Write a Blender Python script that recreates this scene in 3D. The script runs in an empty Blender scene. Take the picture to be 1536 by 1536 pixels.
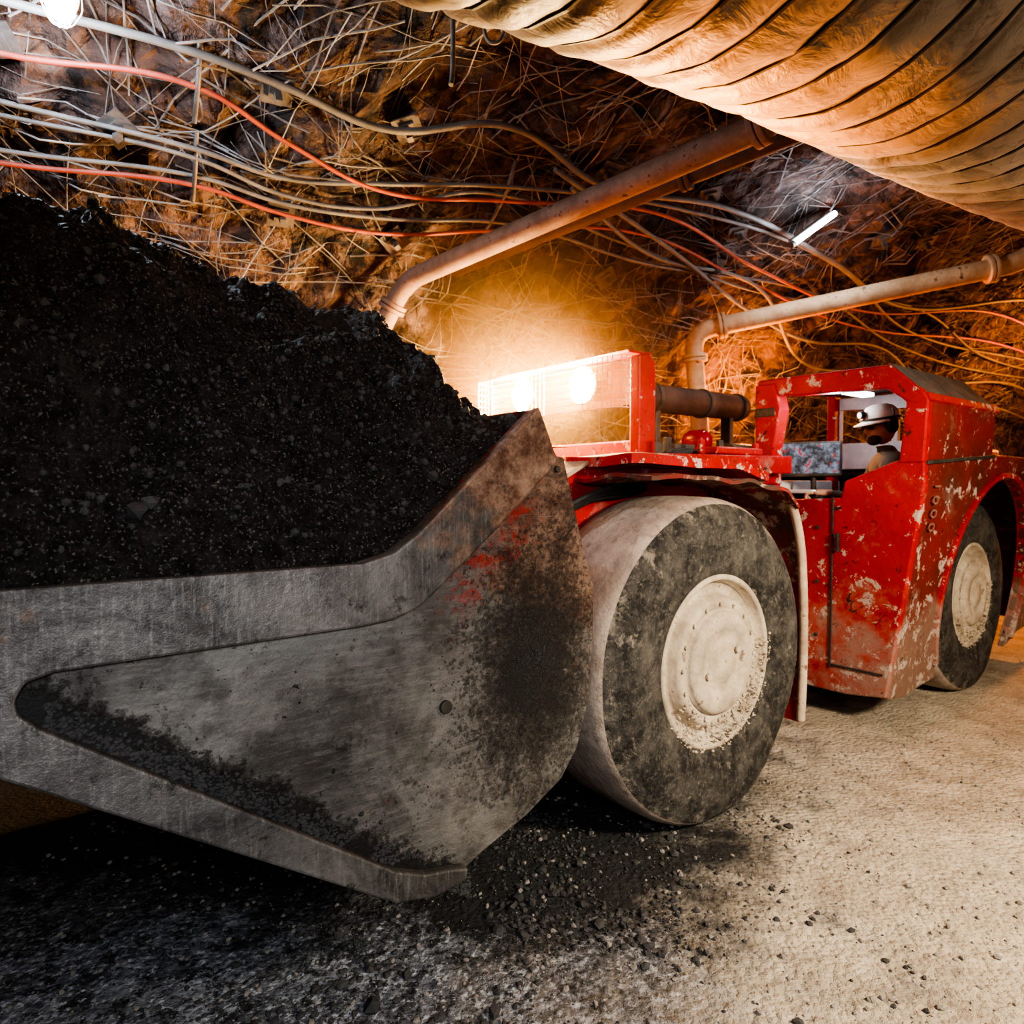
import bpy, bmesh, math, random
import numpy as np
from mathutils import Vector, Matrix, noise
random.seed(7); np.random.seed(7)
S=bpy.context.scene
COL=S.collection
S.view_settings.look='AgX - High Contrast'

# ---------------------------------------------------------------- materials
class M:
    def __init__(s,name,rough=.8,metal=0.0,color=(.5,.5,.5)):
        s.m=bpy.data.materials.new(name); s.m.use_nodes=True
        s.nt=s.m.node_tree; s.b=s.nt.nodes['Principled BSDF']
        s.set(s.b,'Roughness',rough); s.set(s.b,'Metallic',metal); s.set(s.b,'Base Color',color)
        s.tc=s.nt.nodes.new('ShaderNodeTexCoord').outputs['Object']
    def set(s,n,k,v):
        i=n.inputs[k]
        if isinstance(v,bpy.types.NodeSocket): s.nt.links.new(v,i)
        else:
            if isinstance(v,(tuple,list)) and len(v)==3 and i.type=='RGBA': v=(*v,1)
            i.default_value=v
    def noise(s,scale,detail=6,rough=.6,dist=0,vec=None):
        n=s.nt.nodes.new('ShaderNodeTexNoise'); s.set(n,'Vector',vec if vec is not None else s.tc)
        s.set(n,'Scale',scale); s.set(n,'Detail',min(detail,5.5)); s.set(n,'Roughness',rough); s.set(n,'Distortion',dist)
        return n.outputs['Fac']
    def voro(s,scale,feature='F1',vec=None,out='Distance'):
        n=s.nt.nodes.new('ShaderNodeTexVoronoi'); n.feature=feature
        s.set(n,'Vector',vec if vec is not None else s.tc); s.set(n,'Scale',scale)
        return n.outputs[out]
    def mapping(s,scale=(1,1,1),rot=(0,0,0)):
        n=s.nt.nodes.new('ShaderNodeMapping'); s.set(n,'Vector',s.tc)
        n.inputs['Scale'].default_value=scale; n.inputs['Rotation'].default_value=rot
        return n.outputs[0]
    def xyz(s):
        n=s.nt.nodes.new('ShaderNodeSeparateXYZ'); s.set(n,0,s.tc); return n.outputs
    def math(s,op,a,b=0.0,clamp=False):
        n=s.nt.nodes.new('ShaderNodeMath'); n.operation=op; n.use_clamp=clamp
        s.set(n,0,a); s.set(n,1,b); return n.outputs[0]
    def rng(s,v,a,b,c=0.0,d=1.0):
        n=s.nt.nodes.new('ShaderNodeMapRange'); s.set(n,0,v)
        for i,x in enumerate((a,b,c,d)): n.inputs[1+i].default_value=x
        return n.outputs[0]
    def mix(s,f,a,b):
        n=s.nt.nodes.new('ShaderNodeMix'); n.data_type='RGBA'
        for k,v in ((0,f),(6,a),(7,b)):
            i=n.inputs[k]
            if isinstance(v,bpy.types.NodeSocket): s.nt.links.new(v,i)
            else: i.default_value=(*v,1) if k else v
        return n.outputs[2]
    def bump(s,h,strength=.5,dist=.02):
        n=s.nt.nodes.new('ShaderNodeBump'); s.set(n,'Height',h)
        n.inputs['Strength'].default_value=strength; n.inputs['Distance'].default_value=dist
        s.nt.links.new(n.outputs[0],s.b.inputs['Normal'])
    def col(s,c): s.set(s.b,'Base Color',c)
    def emit(s,c,e):
        s.set(s.b,'Emission Color',c); s.set(s.b,'Emission Strength',e)

def mk_rock():
    a=M('rock',.9)
    c=a.mix(a.rng(a.noise(1.3,5,.6),.35,.65),(.026,.015,.013),(.098,.054,.042))
    c=a.mix(a.rng(a.noise(7,5,.7),.50,.75),c,(.20,.125,.098))
    c=a.mix(a.rng(a.noise(3,5,.6,1.0),.53,.63),c,(.010,.007,.007))
    a.col(c)
    h=a.math('ADD',a.noise(5,6,.65),a.math('MULTIPLY',a.voro(7),-.6))
    a.bump(h,1.0,.12); return a.m
ROCK=mk_rock()

def mk_floor():
    a=M('dirt_floor',.9)
    x,y,z=a.xyz()
    n=a.noise(1.6,5,.65)
    dust=a.mix(a.rng(a.noise(3,6,.7),.35,.7),(.36,.305,.235),(.64,.56,.445))
    dust=a.mix(a.rng(a.noise(60,4,.7),.58,.74,0,.7),dust,(.27,.23,.185))
    dust=a.mix(a.rng(a.noise(9,6,.78),.56,.68,0,.65),dust,(.16,.14,.12))
    grit=a.mix(a.rng(a.noise(5,6,.75),.34,.60),(.055,.057,.062),(.29,.305,.34))
    grit=a.mix(a.rng(a.noise(40,4,.65),.52,.62),grit,(.50,.52,.56))
    grit=a.mix(a.rng(a.noise(16,6,.8),.52,.58,0,.9),grit,(.022,.022,.023))
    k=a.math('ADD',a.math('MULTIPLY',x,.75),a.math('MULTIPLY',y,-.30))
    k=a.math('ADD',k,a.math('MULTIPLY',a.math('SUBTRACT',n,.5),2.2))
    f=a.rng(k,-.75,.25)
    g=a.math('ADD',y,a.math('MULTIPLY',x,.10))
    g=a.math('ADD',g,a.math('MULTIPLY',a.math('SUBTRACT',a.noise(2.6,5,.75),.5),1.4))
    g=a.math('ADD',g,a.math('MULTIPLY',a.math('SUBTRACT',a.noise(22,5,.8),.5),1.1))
    spill_shade=a.math('MULTIPLY',a.rng(g,2.22,2.62,0,.95),a.rng(k,.18,-.35))  # dark ore spill, with the bucket's shade painted into the same mask
    c=a.mix(spill_shade,a.mix(f,grit,dust),(.014,.014,.014))
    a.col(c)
    h=a.math('ADD',a.noise(14,6,.75),a.math('MULTIPLY',a.voro(38),-.35))
    a.bump(h,.9,.035); return a.m
FLOOR=mk_floor()

def mk_ore():
    a=M('black_ore',.6)
    c=a.mix(a.rng(a.noise(26,5,.75),.4,.7),(.006,.006,.007),(.055,.053,.052))
    c=a.mix(a.rng(a.noise(110,3,.6),.58,.69),c,(.27,.26,.245))
    c=a.mix(a.rng(a.noise(4,4,.6),.58,.72),c,(.06,.055,.05))
    a.col(c)
    h=a.math('ADD',a.noise(45,6,.8),a.math('MULTIPLY',a.voro(70),-.6))
    a.bump(h,1.0,.03); return a.m
ORE=mk_ore()
def mk_peb(name,c1,c2):
    a=M(name,.8); a.col(a.mix(a.noise(6,5,.7),c1,c2)); a.bump(a.noise(60,6,.7),.6,.01); return a.m
PEB_D=mk_peb('dark_pebble',(.012,.012,.013),(.11,.108,.105))
PEB_L=mk_peb('pale_pebble',(.12,.11,.10),(.40,.36,.32))

def mk_red(name='red_paint',chip=.60,dust=1.0,base=((.30,.0015,.003),(.43,.003,.005)),dc=(.33,.19,.15)):
    a=M(name,.55)
    x,y,z=a.xyz()
    c=a.mix(a.rng(a.noise(1.7,4,.5),.35,.7),*base)
    dn=a.noise(2.2,6,.74)
    low=a.rng(z,.25,1.1,.24*dust,-.07)
    c=a.mix(a.rng(a.math('ADD',dn,low),.52,.72,0,.92),c,dc)
    c=a.mix(a.rng(a.noise(24,5,.8),.56,.70,0,.55),c,(.13,.015,.012))
    ch=a.math('ADD',a.noise(7.5,6,.80,.3),a.rng(z,.3,1.4,.045,0))
    c=a.mix(a.rng(ch,chip,chip+.02),c,(.44,.36,.31))
    c=a.mix(a.rng(a.noise(9,6,.80,.6),.605,.635),c,(.03,.012,.009))
    a.col(c); a.set(a.b,'Roughness',a.rng(dn,.4,.65,.45,.85))
    a.bump(a.noise(9,6,.75),.3,.02); return a.m
RED=mk_red('red_paint',.595)
RED2=mk_red('red_paint_worn',.58,1.6)
REDR=mk_red('cab_side_rust',.585,2.4,((.085,.020,.013),(.24,.012,.010)),(.22,.135,.10))

def mk_rust():
    a=M('rusty_red_sheet',.8)
    c=a.mix(a.rng(a.noise(5,6,.7),.42,.58),(.16,.016,.012),(.075,.04,.028))
    c=a.mix(a.rng(a.noise(8,6,.75),.52,.60),c,(.34,.265,.20))
    c=a.mix(a.rng(a.noise(3,6,.7,.5),.57,.64),c,(.30,.004,.006))
    a.col(c); a.bump(a.noise(14,6,.7),.4,.02); return a.m
RUST=mk_rust()

def mk_bucket():
    a=M('worn_bucket_steel',.5,.25)
    x,y,z=a.xyz()
    base=a.mix(a.rng(a.noise(1.7,6,.65,.8),.34,.64),(.036,.035,.032),(.25,.24,.22))
    st=a.noise(6,6,.7,0,a.mapping((1.2,1,9),(0,.5,0)))
    base=a.mix(a.rng(st,.45,.75,0,.5),base,(.35,.335,.31))
    base=a.mix(a.rng(a.noise(4,6,.75),.50,.61,0,.6),base,(.055,.048,.041))
    up=a.math('ADD',a.math('MULTIPLY',x,.8),z)
    rr=a.math('ADD',a.rng(up,-.10,.60,0,.36),a.noise(5,6,.75))
    rust=a.mix(a.rng(a.noise(9,6,.8),.38,.62),(.085,.038,.022),(.29,.19,.135))
    rust=a.mix(a.rng(a.noise(4,6,.75,.6),.48,.60),rust,(.04,.022,.015))
    base=a.mix(a.rng(rr,.62,.78),base,rust)
    dd=a.math('SUBTRACT',z,a.math('ADD',a.math('MULTIPLY',x,.80),2.60))
    dm=a.math('MULTIPLY',a.rng(dd,-.24,-.06),a.rng(x,-1.72,-1.5))
    dm=a.math('MULTIPLY',dm,a.rng(x,-1.05,-1.25))
    rr2=a.math('ADD',a.math('MULTIPLY',dm,.19),a.noise(16,6,.85,.6))
    base=a.mix(a.rng(rr2,.66,.80,0,.85),base,(.36,.014,.007))
    sc=a.noise(10,5,.8,0,a.mapping((1,1,14),(0,-.9,0)))
    base=a.mix(a.rng(sc,.58,.72,0,.55),base,(.44,.36,.29))
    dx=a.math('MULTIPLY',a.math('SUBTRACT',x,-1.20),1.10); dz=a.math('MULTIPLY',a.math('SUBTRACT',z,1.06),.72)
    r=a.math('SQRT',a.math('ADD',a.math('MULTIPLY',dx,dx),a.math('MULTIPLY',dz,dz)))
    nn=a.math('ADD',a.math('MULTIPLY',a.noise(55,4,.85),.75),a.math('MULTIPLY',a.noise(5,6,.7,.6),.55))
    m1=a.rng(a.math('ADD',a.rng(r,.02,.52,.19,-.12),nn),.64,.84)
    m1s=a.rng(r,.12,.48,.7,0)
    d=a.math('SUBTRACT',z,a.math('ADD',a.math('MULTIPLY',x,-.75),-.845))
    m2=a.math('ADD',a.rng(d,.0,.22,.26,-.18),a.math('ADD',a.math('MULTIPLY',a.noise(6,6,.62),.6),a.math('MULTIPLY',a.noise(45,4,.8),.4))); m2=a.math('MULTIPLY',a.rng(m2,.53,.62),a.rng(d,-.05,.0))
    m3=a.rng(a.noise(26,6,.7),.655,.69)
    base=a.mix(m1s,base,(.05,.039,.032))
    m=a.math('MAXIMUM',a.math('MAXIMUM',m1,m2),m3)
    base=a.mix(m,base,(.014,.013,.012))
    a.col(base); a.set(a.b,'Metallic',a.rng(m,0,1,.25,0)); a.set(a.b,'Roughness',a.rng(a.noise(5,6,.7),.3,.7,.4,.75))
    a.bump(a.math('ADD',a.math('MULTIPLY',m,.5),a.math('MULTIPLY',a.noise(30,6,.8),.5)),.8,.02)
    return a.m
BUCKET=mk_bucket()
def mk_strip():
    a=M('wear_strip_steel',.45,.35)
    x,y,z=a.xyz()
    c=a.mix(a.rng(a.noise(2.4,6,.72,.8),.35,.66),(.04,.039,.037),(.23,.22,.205))
    st=a.noise(9,6,.7,0,a.mapping((9,1,1)))
    c=a.mix(a.rng(st,.5,.75,0,.5),c,(.35,.34,.32))
    up=a.math('ADD',a.math('MULTIPLY',x,.8),z)
    rust=a.mix(a.rng(a.noise(8,6,.8),.4,.6),(.11,.05,.03),(.34,.23,.165))
    c=a.mix(a.rng(a.math('ADD',a.rng(up,.05,.6,0,.32),a.noise(5,6,.7)),.60,.74),c,rust)
    c=a.mix(a.rng(a.noise(12,6,.82),.55,.66,0,.85),c,(.03,.027,.025))
    a.col(c); a.bump(a.noise(26,6,.78),.5,.015); return a.m
STRIP=mk_strip()

def mk_tread():
    a=M('dusty_tyre_tread',.95)
    c=a.mix(a.rng(a.noise(4,6,.7),.35,.65),(.24,.19,.16),(.46,.385,.325))
    c=a.mix(a.rng(a.noise(12,6,.78),.56,.70,0,.75),c,(.11,.088,.075))
    a.col(c); a.bump(a.noise(20,6,.7),.5,.02); return a.m
TREAD=mk_tread()
def mk_side():
    a=M('tyre_sidewall',.85)
    x,y,z=a.xyz()
    r=a.math('SQRT',a.math('ADD',a.math('MULTIPLY',x,x),a.math('MULTIPLY',z,z)))
    c=a.mix(a.rng(a.noise(5,6,.78),.42,.62),(.013,.0125,.012),(.085,.079,.07))
    c=a.mix(a.rng(a.noise(34,5,.85),.50,.70,0,.5),c,(.24,.215,.185))
    dn=a.math('ADD',a.noise(9,6,.80,.5),a.rng(r,.66,.78,0,.11))
    c=a.mix(a.rng(dn,.59,.70,0,.85),c,(.28,.245,.20))
    a.col(c); a.bump(a.noise(35,6,.8),.7,.018); return a.m
SIDE=mk_side()
def mk_simple(name,c1,c2,scale=8,rough=.7,metal=0,b=.3,spot=None):
    a=M(name,rough,metal); c=a.mix(a.rng(a.noise(scale,5,.7),.35,.65),c1,c2)
    if spot: c=a.mix(a.rng(a.noise(scale*2,5,.75),.60,.65),c,spot)
    a.col(c)
    if b: a.bump(a.noise(scale*2.5,4,.7),b,.012)
    return a.m
RIM=mk_simple('dusty_rim',(.28,.225,.165),(.56,.48,.375),5,.85,0,.6,(.19,.13,.09))
DARK=mk_simple('dark_steel',(.03,.028,.026),(.09,.08,.07),9,.6,.4)
BLACK=mk_simple('black_rubber',(.01,.01,.01),(.03,.03,.03),12,.6)
ROOF=mk_simple('roof_sheet',(.04,.038,.036),(.12,.11,.10),5,.7,.2,.3,(.20,.012,.012))
CREAM=mk_simple('dusty_cream_steel',(.34,.25,.175),(.60,.49,.37),6,.8,0,.4,(.16,.09,.06))
HOODIN=mk_simple('lamp_hood_inside',(.14,.06,.03),(.24,.12,.065),6,.8,0,.3)
CHROME=mk_simple('hydraulic_chrome',(.4,.4,.4),(.6,.6,.6),5,.25,1,0)
PIPE=mk_simple('dusty_steel_pipe',(.15,.08,.06),(.28,.175,.135),5,.7,.1,.3,(.08,.04,.03))
PIPE2=mk_simple('dark_steel_pipe',(.05,.024,.018),(.11,.055,.04),5,.7,.1,.3)
PIPEO=mk_simple('yellow_steel_pipe',(.42,.24,.12),(.66,.44,.26),5,.7,0,.3,(.2,.1,.05))
WIRE=mk_simple('galvanised_wire',(.11,.097,.092),(.27,.245,.235),6,.6,.3,0)
CABG=mk_simple('grey_cable',(.09,.082,.078),(.17,.158,.15),4,.6,0,0)
CABR=mk_simple('orange_red_cable',(.24,.040,.024),(.33,.075,.05),4,.55,0,0)
PLATE=mk_simple('bolt_plate_steel',(.07,.058,.053),(.16,.137,.127),8,.6,.4)
def mk_duct():
    a=M('ventilation_fabric',.5)
    c=a.mix(a.rng(a.noise(1.6,6,.6),.35,.7),(.36,.265,.18),(.58,.47,.35))
    c=a.mix(a.rng(a.noise(2.2,6,.80,.9),.48,.64,0,.85),c,(.11,.065,.04))
    c=a.mix(a.rng(a.noise(16,6,.75,.4),.60,.66,0,.6),c,(.12,.075,.05))
    a.col(c); a.bump(a.noise(7,6,.65,.9),.4,.03); return a.m
DUCT=mk_duct()
DRIB=mk_simple('duct_rib_wire',(.04,.028,.02),(.09,.065,.05),8,.6,.3,0)
def mk_em(name,c,e):
    a=M(name,.5,0,c); a.emit(c,e); return a.m
EM_O=mk_em('headlamp_bulb',(1,.66,.28),1800)
EM_W=mk_em('cool_tube',(.72,.86,1),90)
EM_B=mk_em('cool_bulb',(.80,.90,1),200)
GUARD=mk_simple('guard_paint',(.65,.42,.22),(.8,.6,.4),5,.6,0,0)

# ---------------------------------------------------------------- mesh helpers
def mesh(name,v,f,mats,parent=None,smooth=False,midx=None):
    me=bpy.data.meshes.new(name); me.from_pydata([tuple(p) for p in v],[],[tuple(q) for q in f]); me.update()
    if not isinstance(mats,(list,tuple)): mats=[mats]
    for m in mats: me.materials.append(m)
    if midx is not None: me.polygons.foreach_set('material_index',midx)
    if smooth: me.polygons.foreach_set('use_smooth',[True]*len(me.polygons))
    o=bpy.data.objects.new(name,me); COL.objects.link(o)
    if parent: o.parent=parent
    return o
def fixn(o):
    bm=bmesh.new(); bm.from_mesh(o.data); bmesh.ops.recalc_face_normals(bm,faces=bm.faces); bm.to_mesh(o.data); bm.free(); return o
def empty(name,loc=(0,0,0),rz=0,parent=None):
    o=bpy.data.objects.new(name,None); o.location=loc; o.rotation_euler=(0,0,rz); COL.objects.link(o)
    if parent: o.parent=parent
    o.empty_display_size=.2; return o
def bevel(o,w=.01,seg=2,ang=.6):
    m=o.modifiers.new('b','BEVEL'); m.width=w; m.segments=seg; m.limit_method='ANGLE'; m.angle_limit=ang; return o
def box(name,c,s,mat,parent=None,b=.01,rot=(0,0,0)):
    x,y,z=[k/2 for k in s]
    v=[(-x,-y,-z),(x,-y,-z),(x,y,-z),(-x,y,-z),(-x,-y,z),(x,-y,z),(x,y,z),(-x,y,z)]
    R=Matrix.Rotation(rot[2],3,'Z')@Matrix.Rotation(rot[1],3,'Y')@Matrix.Rotation(rot[0],3,'X')
    v=[R@Vector(p)+Vector(c) for p in v]
    o=mesh(name,v,[(0,3,2,1),(4,5,6,7),(0,1,5,4),(1,2,6,5),(2,3,7,6),(3,0,4,7)],mat,parent)
    if b: bevel(o,b)
    return o
def prism(name,poly,a0,a1,mat,parent=None,plane='xz',b=.008,warp=None):
    n=len(poly)
    def P(p,t): return (p[0],t,p[1]) if plane=='xz' else (t,p[0],p[1])
    v=[P(p,a0) for p in poly]+[P(p,a1) for p in poly]
    if warp: v=[warp(q) for q in v]
    f=[tuple(range(n)),tuple(range(2*n-1,n-1,-1))]+[(i,i+n,(i+1)%n+n,(i+1)%n) for i in range(n)]
    o=fixn(mesh(name,v,f,mat,parent))
    if b: bevel(o,b)
    return o
def tube(name,pts,r,mat,parent=None,smooth=True,closed=False,res=4):
    cu=bpy.data.curves.new(name,'CURVE'); cu.dimensions='3D'; cu.bevel_depth=r; cu.bevel_resolution=res; cu.use_fill_caps=True
    if smooth and len(pts)>2:
        sp=cu.splines.new('BEZIER'); sp.bezier_points.add(len(pts)-1)
        for b_,p in zip(sp.bezier_points,pts):
            b_.co=p; b_.handle_left_type=b_.handle_right_type='AUTO'
    else:
        sp=cu.splines.new('POLY'); sp.points.add(len(pts)-1)
        for b_,p in zip(sp.points,pts): b_.co=(*p,1)
    sp.use_cyclic_u=closed
    cu.materials.append(mat); o=bpy.data.objects.new(name,cu); COL.objects.link(o)
    if parent: o.parent=parent
    return o
def lathe(name,prof,mats,loc,parent=None,seg=96,midx=None,flat=None):
    v=[];f=[];mi=[]
    n=len(prof)
    for i in range(seg):
        a=2*math.pi*i/seg
        for r,y in prof: v.append((r*math.cos(a),y,r*math.sin(a)))
    for i in range(seg):
        j=(i+1)%seg
        for k in range(n-1):
            f.append((i*n+k,i*n+k+1,j*n+k+1,j*n+k)); mi.append(midx[k] if midx else 0)
    if flat: v=[(p[0],p[1],max(p[2],flat)) for p in v]
    o=fixn(mesh(name,v,f,mats,parent,True,mi))
    o.location=loc; return o
def cyl(name,p0,p1,r,mat,parent=None,seg=24,b=.004):
    p0=Vector(p0);p1=Vector(p1); d=(p1-p0).normalized(); u=d.orthogonal().normalized(); w=d.cross(u)
    v=[];
    for p in (p0,p1):
        for i in range(seg):
            a=2*math.pi*i/seg; v.append(p+u*math.cos(a)*r+w*math.sin(a)*r)
    f=[(i,(i+1)%seg,(i+1)%seg+seg,i+seg) for i in range(seg)]+[tuple(range(seg-1,-1,-1)),tuple(range(seg,2*seg))]
    o=mesh(name,v,f,mat,parent)
    for pl in o.data.polygons: pl.use_smooth=len(pl.vertices)==4
    if b: bevel(o,b,2,.9)
    return o
_t=(1+5**.5)/2
ICO=np.array([(-1,_t,0),(1,_t,0),(-1,-_t,0),(1,-_t,0),(0,-1,_t),(0,1,_t),(0,-1,-_t),(0,1,-_t),(_t,0,-1),(_t,0,1),(-_t,0,-1),(-_t,0,1)])/1.9
ICF=np.array([(0,11,5),(0,5,1),(0,1,7),(0,7,10),(0,10,11),(1,5,9),(5,11,4),(11,10,2),(10,7,6),(7,1,8),(3,9,4),(3,4,2),(3,2,6),(3,6,8),(3,8,9),(4,9,5),(2,4,11),(6,2,10),(8,6,7),(9,8,1)])
def pebbles(name,pts,sizes,mat,parent=None):
    V=[];F=[]
    for i,(p,s) in enumerate(zip(pts,sizes)):
        b_=ICO*np.random.uniform(.65,1.2,(12,1))*np.array([1,np.random.uniform(.6,1),np.random.uniform(.5,.9)])
        a=random.random()*6.28; R=np.array([[math.cos(a),-math.sin(a),0],[math.sin(a),math.cos(a),0],[0,0,1]])
        V.append(b_@R.T*s+np.array(p)); F.append(ICF+12*i)
    return mesh(name,np.vstack(V).tolist(),np.vstack(F).tolist(),mat,parent)

# ---------------------------------------------------------------- tunnel frame (s along heading, p across)
D=Vector((.862,.507,0)); PV=Vector((-.507,.862,0))
def TW(s,p,z): return D*s+PV*p+Vector((0,0,z))
PROF=[(5.35,-.15),(5.5,.8),(5.55,1.6),(5.42,2.4),(5.1,3.0),(4.6,3.58),(3.9,4.0),(3.0,4.25),(2.0,4.35),(.9,4.3),(-.3,4.05),(-1.2,3.5),(-1.8,2.7),(-2.0,1.8),(-2.05,.9),(-2.0,-.15)]
NP=len(PROF)-1
def prof(q):
    t=min(max(q,0),.99999)*NP; i=int(t); t-=i
    g=lambda k: PROF[min(max(k,0),NP)]
    a,b_,c,d=g(i-1),g(i),g(i+1),g(i+2)
    return tuple(.5*((2*b_[k])+(-a[k]+c[k])*t+(2*a[k]-5*b_[k]+4*c[k]-d[k])*t*t+(-a[k]+3*b_[k]-3*c[k]+d[k])*t**3) for k in (0,1))
def surf(s,q,off=0.0,disp=True):
    p,z=prof(q); p2,z2=prof(q+.004); p1,z1=prof(q-.004)
    tx,tz=p2-p1,z2-z1; L=math.hypot(tx,tz) or 1
    n=PV*(-tz/L)+Vector((0,0,tx/L))
    if n.dot(PV*(1.8-p)+Vector((0,0,1.8-z)))<0: n=-n
    P=TW(s,p,z)
    if disp:
        h=noise.fractal(P*.9,1.0,2.0,5)*.16+abs(noise.noise(P*2.1+Vector((7,3,1))))*-.20+noise.noise(P*6)*.035+.05
        cells=noise.voronoi(P*2.6)[0]; h+=(cells[1]-cells[0])*.16-.05
        h-=.10*max(0,noise.noise(P*.55+Vector((9,9,9))))
        P=P+n*h*.9
    return P+n*off
def tunnel_part(name,q0,q1,ds,dq,s0=-4.2,s1=19):
    ns=int((s1-s0)/ds); nq=max(2,int((q1-q0)/dq)); v=[];f=[]
    for i in range(ns+1):
        for j in range(nq+1): v.append(surf(s0+(s1-s0)*i/ns,q0+(q1-q0)*j/nq))
    for i in range(ns):
        for j in range(nq): a=i*(nq+1)+j; f.append((a,a+1,a+nq+2,a+nq+1))
    return mesh(name,v,f,ROCK,None,False)
tunnel_part('wall_left',0,.36,.06,.0045)
tunnel_part('ceiling',.36,.74,.10,.008)
tunnel_part('wall_right',.74,1,.16,.015)
for nm,sv in (('end_cap_far',18.8),('end_cap_rear',-4.1)):  # unseen caps added at both tunnel ends to contain the light
    v=[];f=[];n=40
    for i in range(n+1):
        for j in range(n+1):
            P=TW(sv,-2.6+8.6*i/n,-.2+5.0*j/n); P+=D*(noise.fractal(P*1.1,1,2,4)*.2); v.append(P)
    for i in range(n):
        for j in range(n): a=i*(n+1)+j; f.append((a,a+1,a+n+2,a+n+1))
    mesh(nm,v,f,ROCK)
# floor
def floor_h(x,y):
    P=Vector((x,y,0))
    return noise.fractal(P*1.2,1,2,4)*.018+noise.noise(P*9)*.004-.012
v=[];f=[];ns,npp=300,120
for i in range(ns+1):
    for j in range(npp+1):
        P=TW(-4.4+23.6*i/ns,-2.3+8.1*j/npp,0); P.z=floor_h(P.x,P.y); v.append(P)
for i in range(ns):
    for j in range(npp): a=i*(npp+1)+j; f.append((a,a+npp+1,a+npp+2,a+1))
mesh('floor',v,f,FLOOR,None,True)
pts=[];sz=[]
for k in range(14000):
    x=random.uniform(-2.2,2.3); y=random.uniform(1.9,3.5)
    dens=math.exp(-((x-.15-.25*(y-2.3))/.75)**2)+.35*(x<.3)
    dens*=max(0,noise.noise(Vector((x*2.5,y*2.5,3)))*1.9+.42)
    if random.random()>dens: continue
    s=.004+.013*random.random()**3+(.024*random.random() if random.random()<.05 else 0)
    pts.append((x,y,floor_h(x,y)+s*.25)); sz.append(s)
pebbles('spilled_ore_gravel',pts,sz,PEB_D)
pts=[];sz=[]
for k in range(4200):
    x=random.uniform(-2.2,3.5); y=random.uniform(1.9,4.6)
    s=.003+.013*random.random()**4
    pts.append((x,y,floor_h(x,y)+s*.25)); sz.append(s)
pebbles('pale_floor_gravel',pts,sz,PEB_L)

# wire mesh on rock
V=[];F=[]
def add_wire(P,r):
    base=len(V); n=len(P)
    for i,p in enumerate(P):
        d=(P[min(i+1,n-1)]-P[max(i-1,0)]).normalized(); u=d.orthogonal().normalized(); w=d.cross(u)
        for a in range(4):
            an=a*math.pi/2; V.append(p+u*math.cos(an)*r+w*math.sin(an)*r)
    for i in range(n-1):
        for a in range(4):
            b_=(a+1)%4; F.append((base+i*4+a,base+i*4+b_,base+i*4+4+b_,base+i*4+4+a))
PER=15.0
for k in range(3000):
    s=-2.5+15.5*random.random()**1.1; q=random.uniform(.15,.66)
    an=random.choice([0,math.pi/2,0,math.pi/2,.75,2.3])+random.gauss(0,.20)
    L=random.uniform(.35,1.3); o0=random.uniform(.012,.07); P=[]
    bow=random.uniform(-.08,.08)
    if q<.285 and s<1.8: continue
    for i in range(6):
        t=(i/5-.5)*L; bb=bow*(1-(2*i/5-1)**2)
        P.append(surf(s+t*math.cos(an)-bb*math.sin(an),q+(t*math.sin(an)+bb*math.cos(an))/PER,o0+.02*math.sin(i+k)))
    add_wire(P,random.choice([.0026,.0034,.0045,.006]))
sup=empty('rock_support_mesh')
mesh('wires',V,F,WIRE,sup)
V=[];F=[]
def rbp(s,q):
    c=surf(s,q,.07); n=(surf(s,q,.3)-surf(s,q,.1)).normalized(); u=D.copy(); w=n.cross(u).normalized(); u=w.cross(n)
    a=random.random(); u,w=u*math.cos(a)+w*math.sin(a),w*math.cos(a)-u*math.sin(a)
    def bx(hx,hy,z0,z1):
        b_=len(V)
        for z in (z0,z1):
            for sx,sy in ((-1,-1),(1,-1),(1,1),(-1,1)): V.append(c+u*hx*sx+w*hy*sy+n*z)
        for q_ in ((0,1,2,3),(4,5,6,7),(0,1,5,4),(1,2,6,5),(2,3,7,6),(3,0,4,7)): F.append(tuple(b_+t for t in q_))
    bx(.085,.085,0,.012); bx(.045,.045,.012,.03); bx(.018,.018,.03,.10)
for s in np.arange(-1.2,13,1.0):
    for q in (.34,.40,.47,.55): rbp(s+random.uniform(-.3,.3),q+random.uniform(-.02,.02))
mesh('bolt_plates',V,F,PLATE,sup)

# ---------------------------------------------------------------- ventilation duct
duct=empty('ventilation_duct')
pc,R=1.14,.60
def zc_(s): return 3.395+.03*math.sin(s*1.3)+float(np.interp(s,[-3,.6,1.1,1.7,3.3],[-.09,-.09,-.08,-.045,0]))
PITCH=.15
def dr(s,a):
    P0=Vector((s*1.2,math.cos(a)*1.5,math.sin(a)*1.5)); return noise.noise(P0)*.03+noise.noise(P0*4)*.008
v=[];f=[]; s0,s1=-3.6,12; step=PITCH/10; n=int((s1-s0)/step); seg=80
for i in range(n+1):
    s=s0+i*step; zc=zc_(s)
    for k in range(seg):
        a=2*math.pi*k/seg
        ph=((s+.04*a/6.28*3.6-s0-PITCH/2)/PITCH+.5)%1.0
        r=R-.021*math.exp(-((ph-.5)/.19)**2)
        w=noise.noise(Vector((s*9,a*7,3)))*.005
        r+=dr(s,a)+w
        v.append(TW(s,pc+r*math.cos(a)+.02*math.sin(s*.8),zc+r*math.sin(a)))
for i in range(n):
    for k in range(seg):
        k2=(k+1)%seg; f.append((i*seg+k,i*seg+k2,(i+1)*seg+k2,(i+1)*seg+k))
mesh('duct_skin',v,f,DUCT,duct,True)
V=[];F=[]
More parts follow.
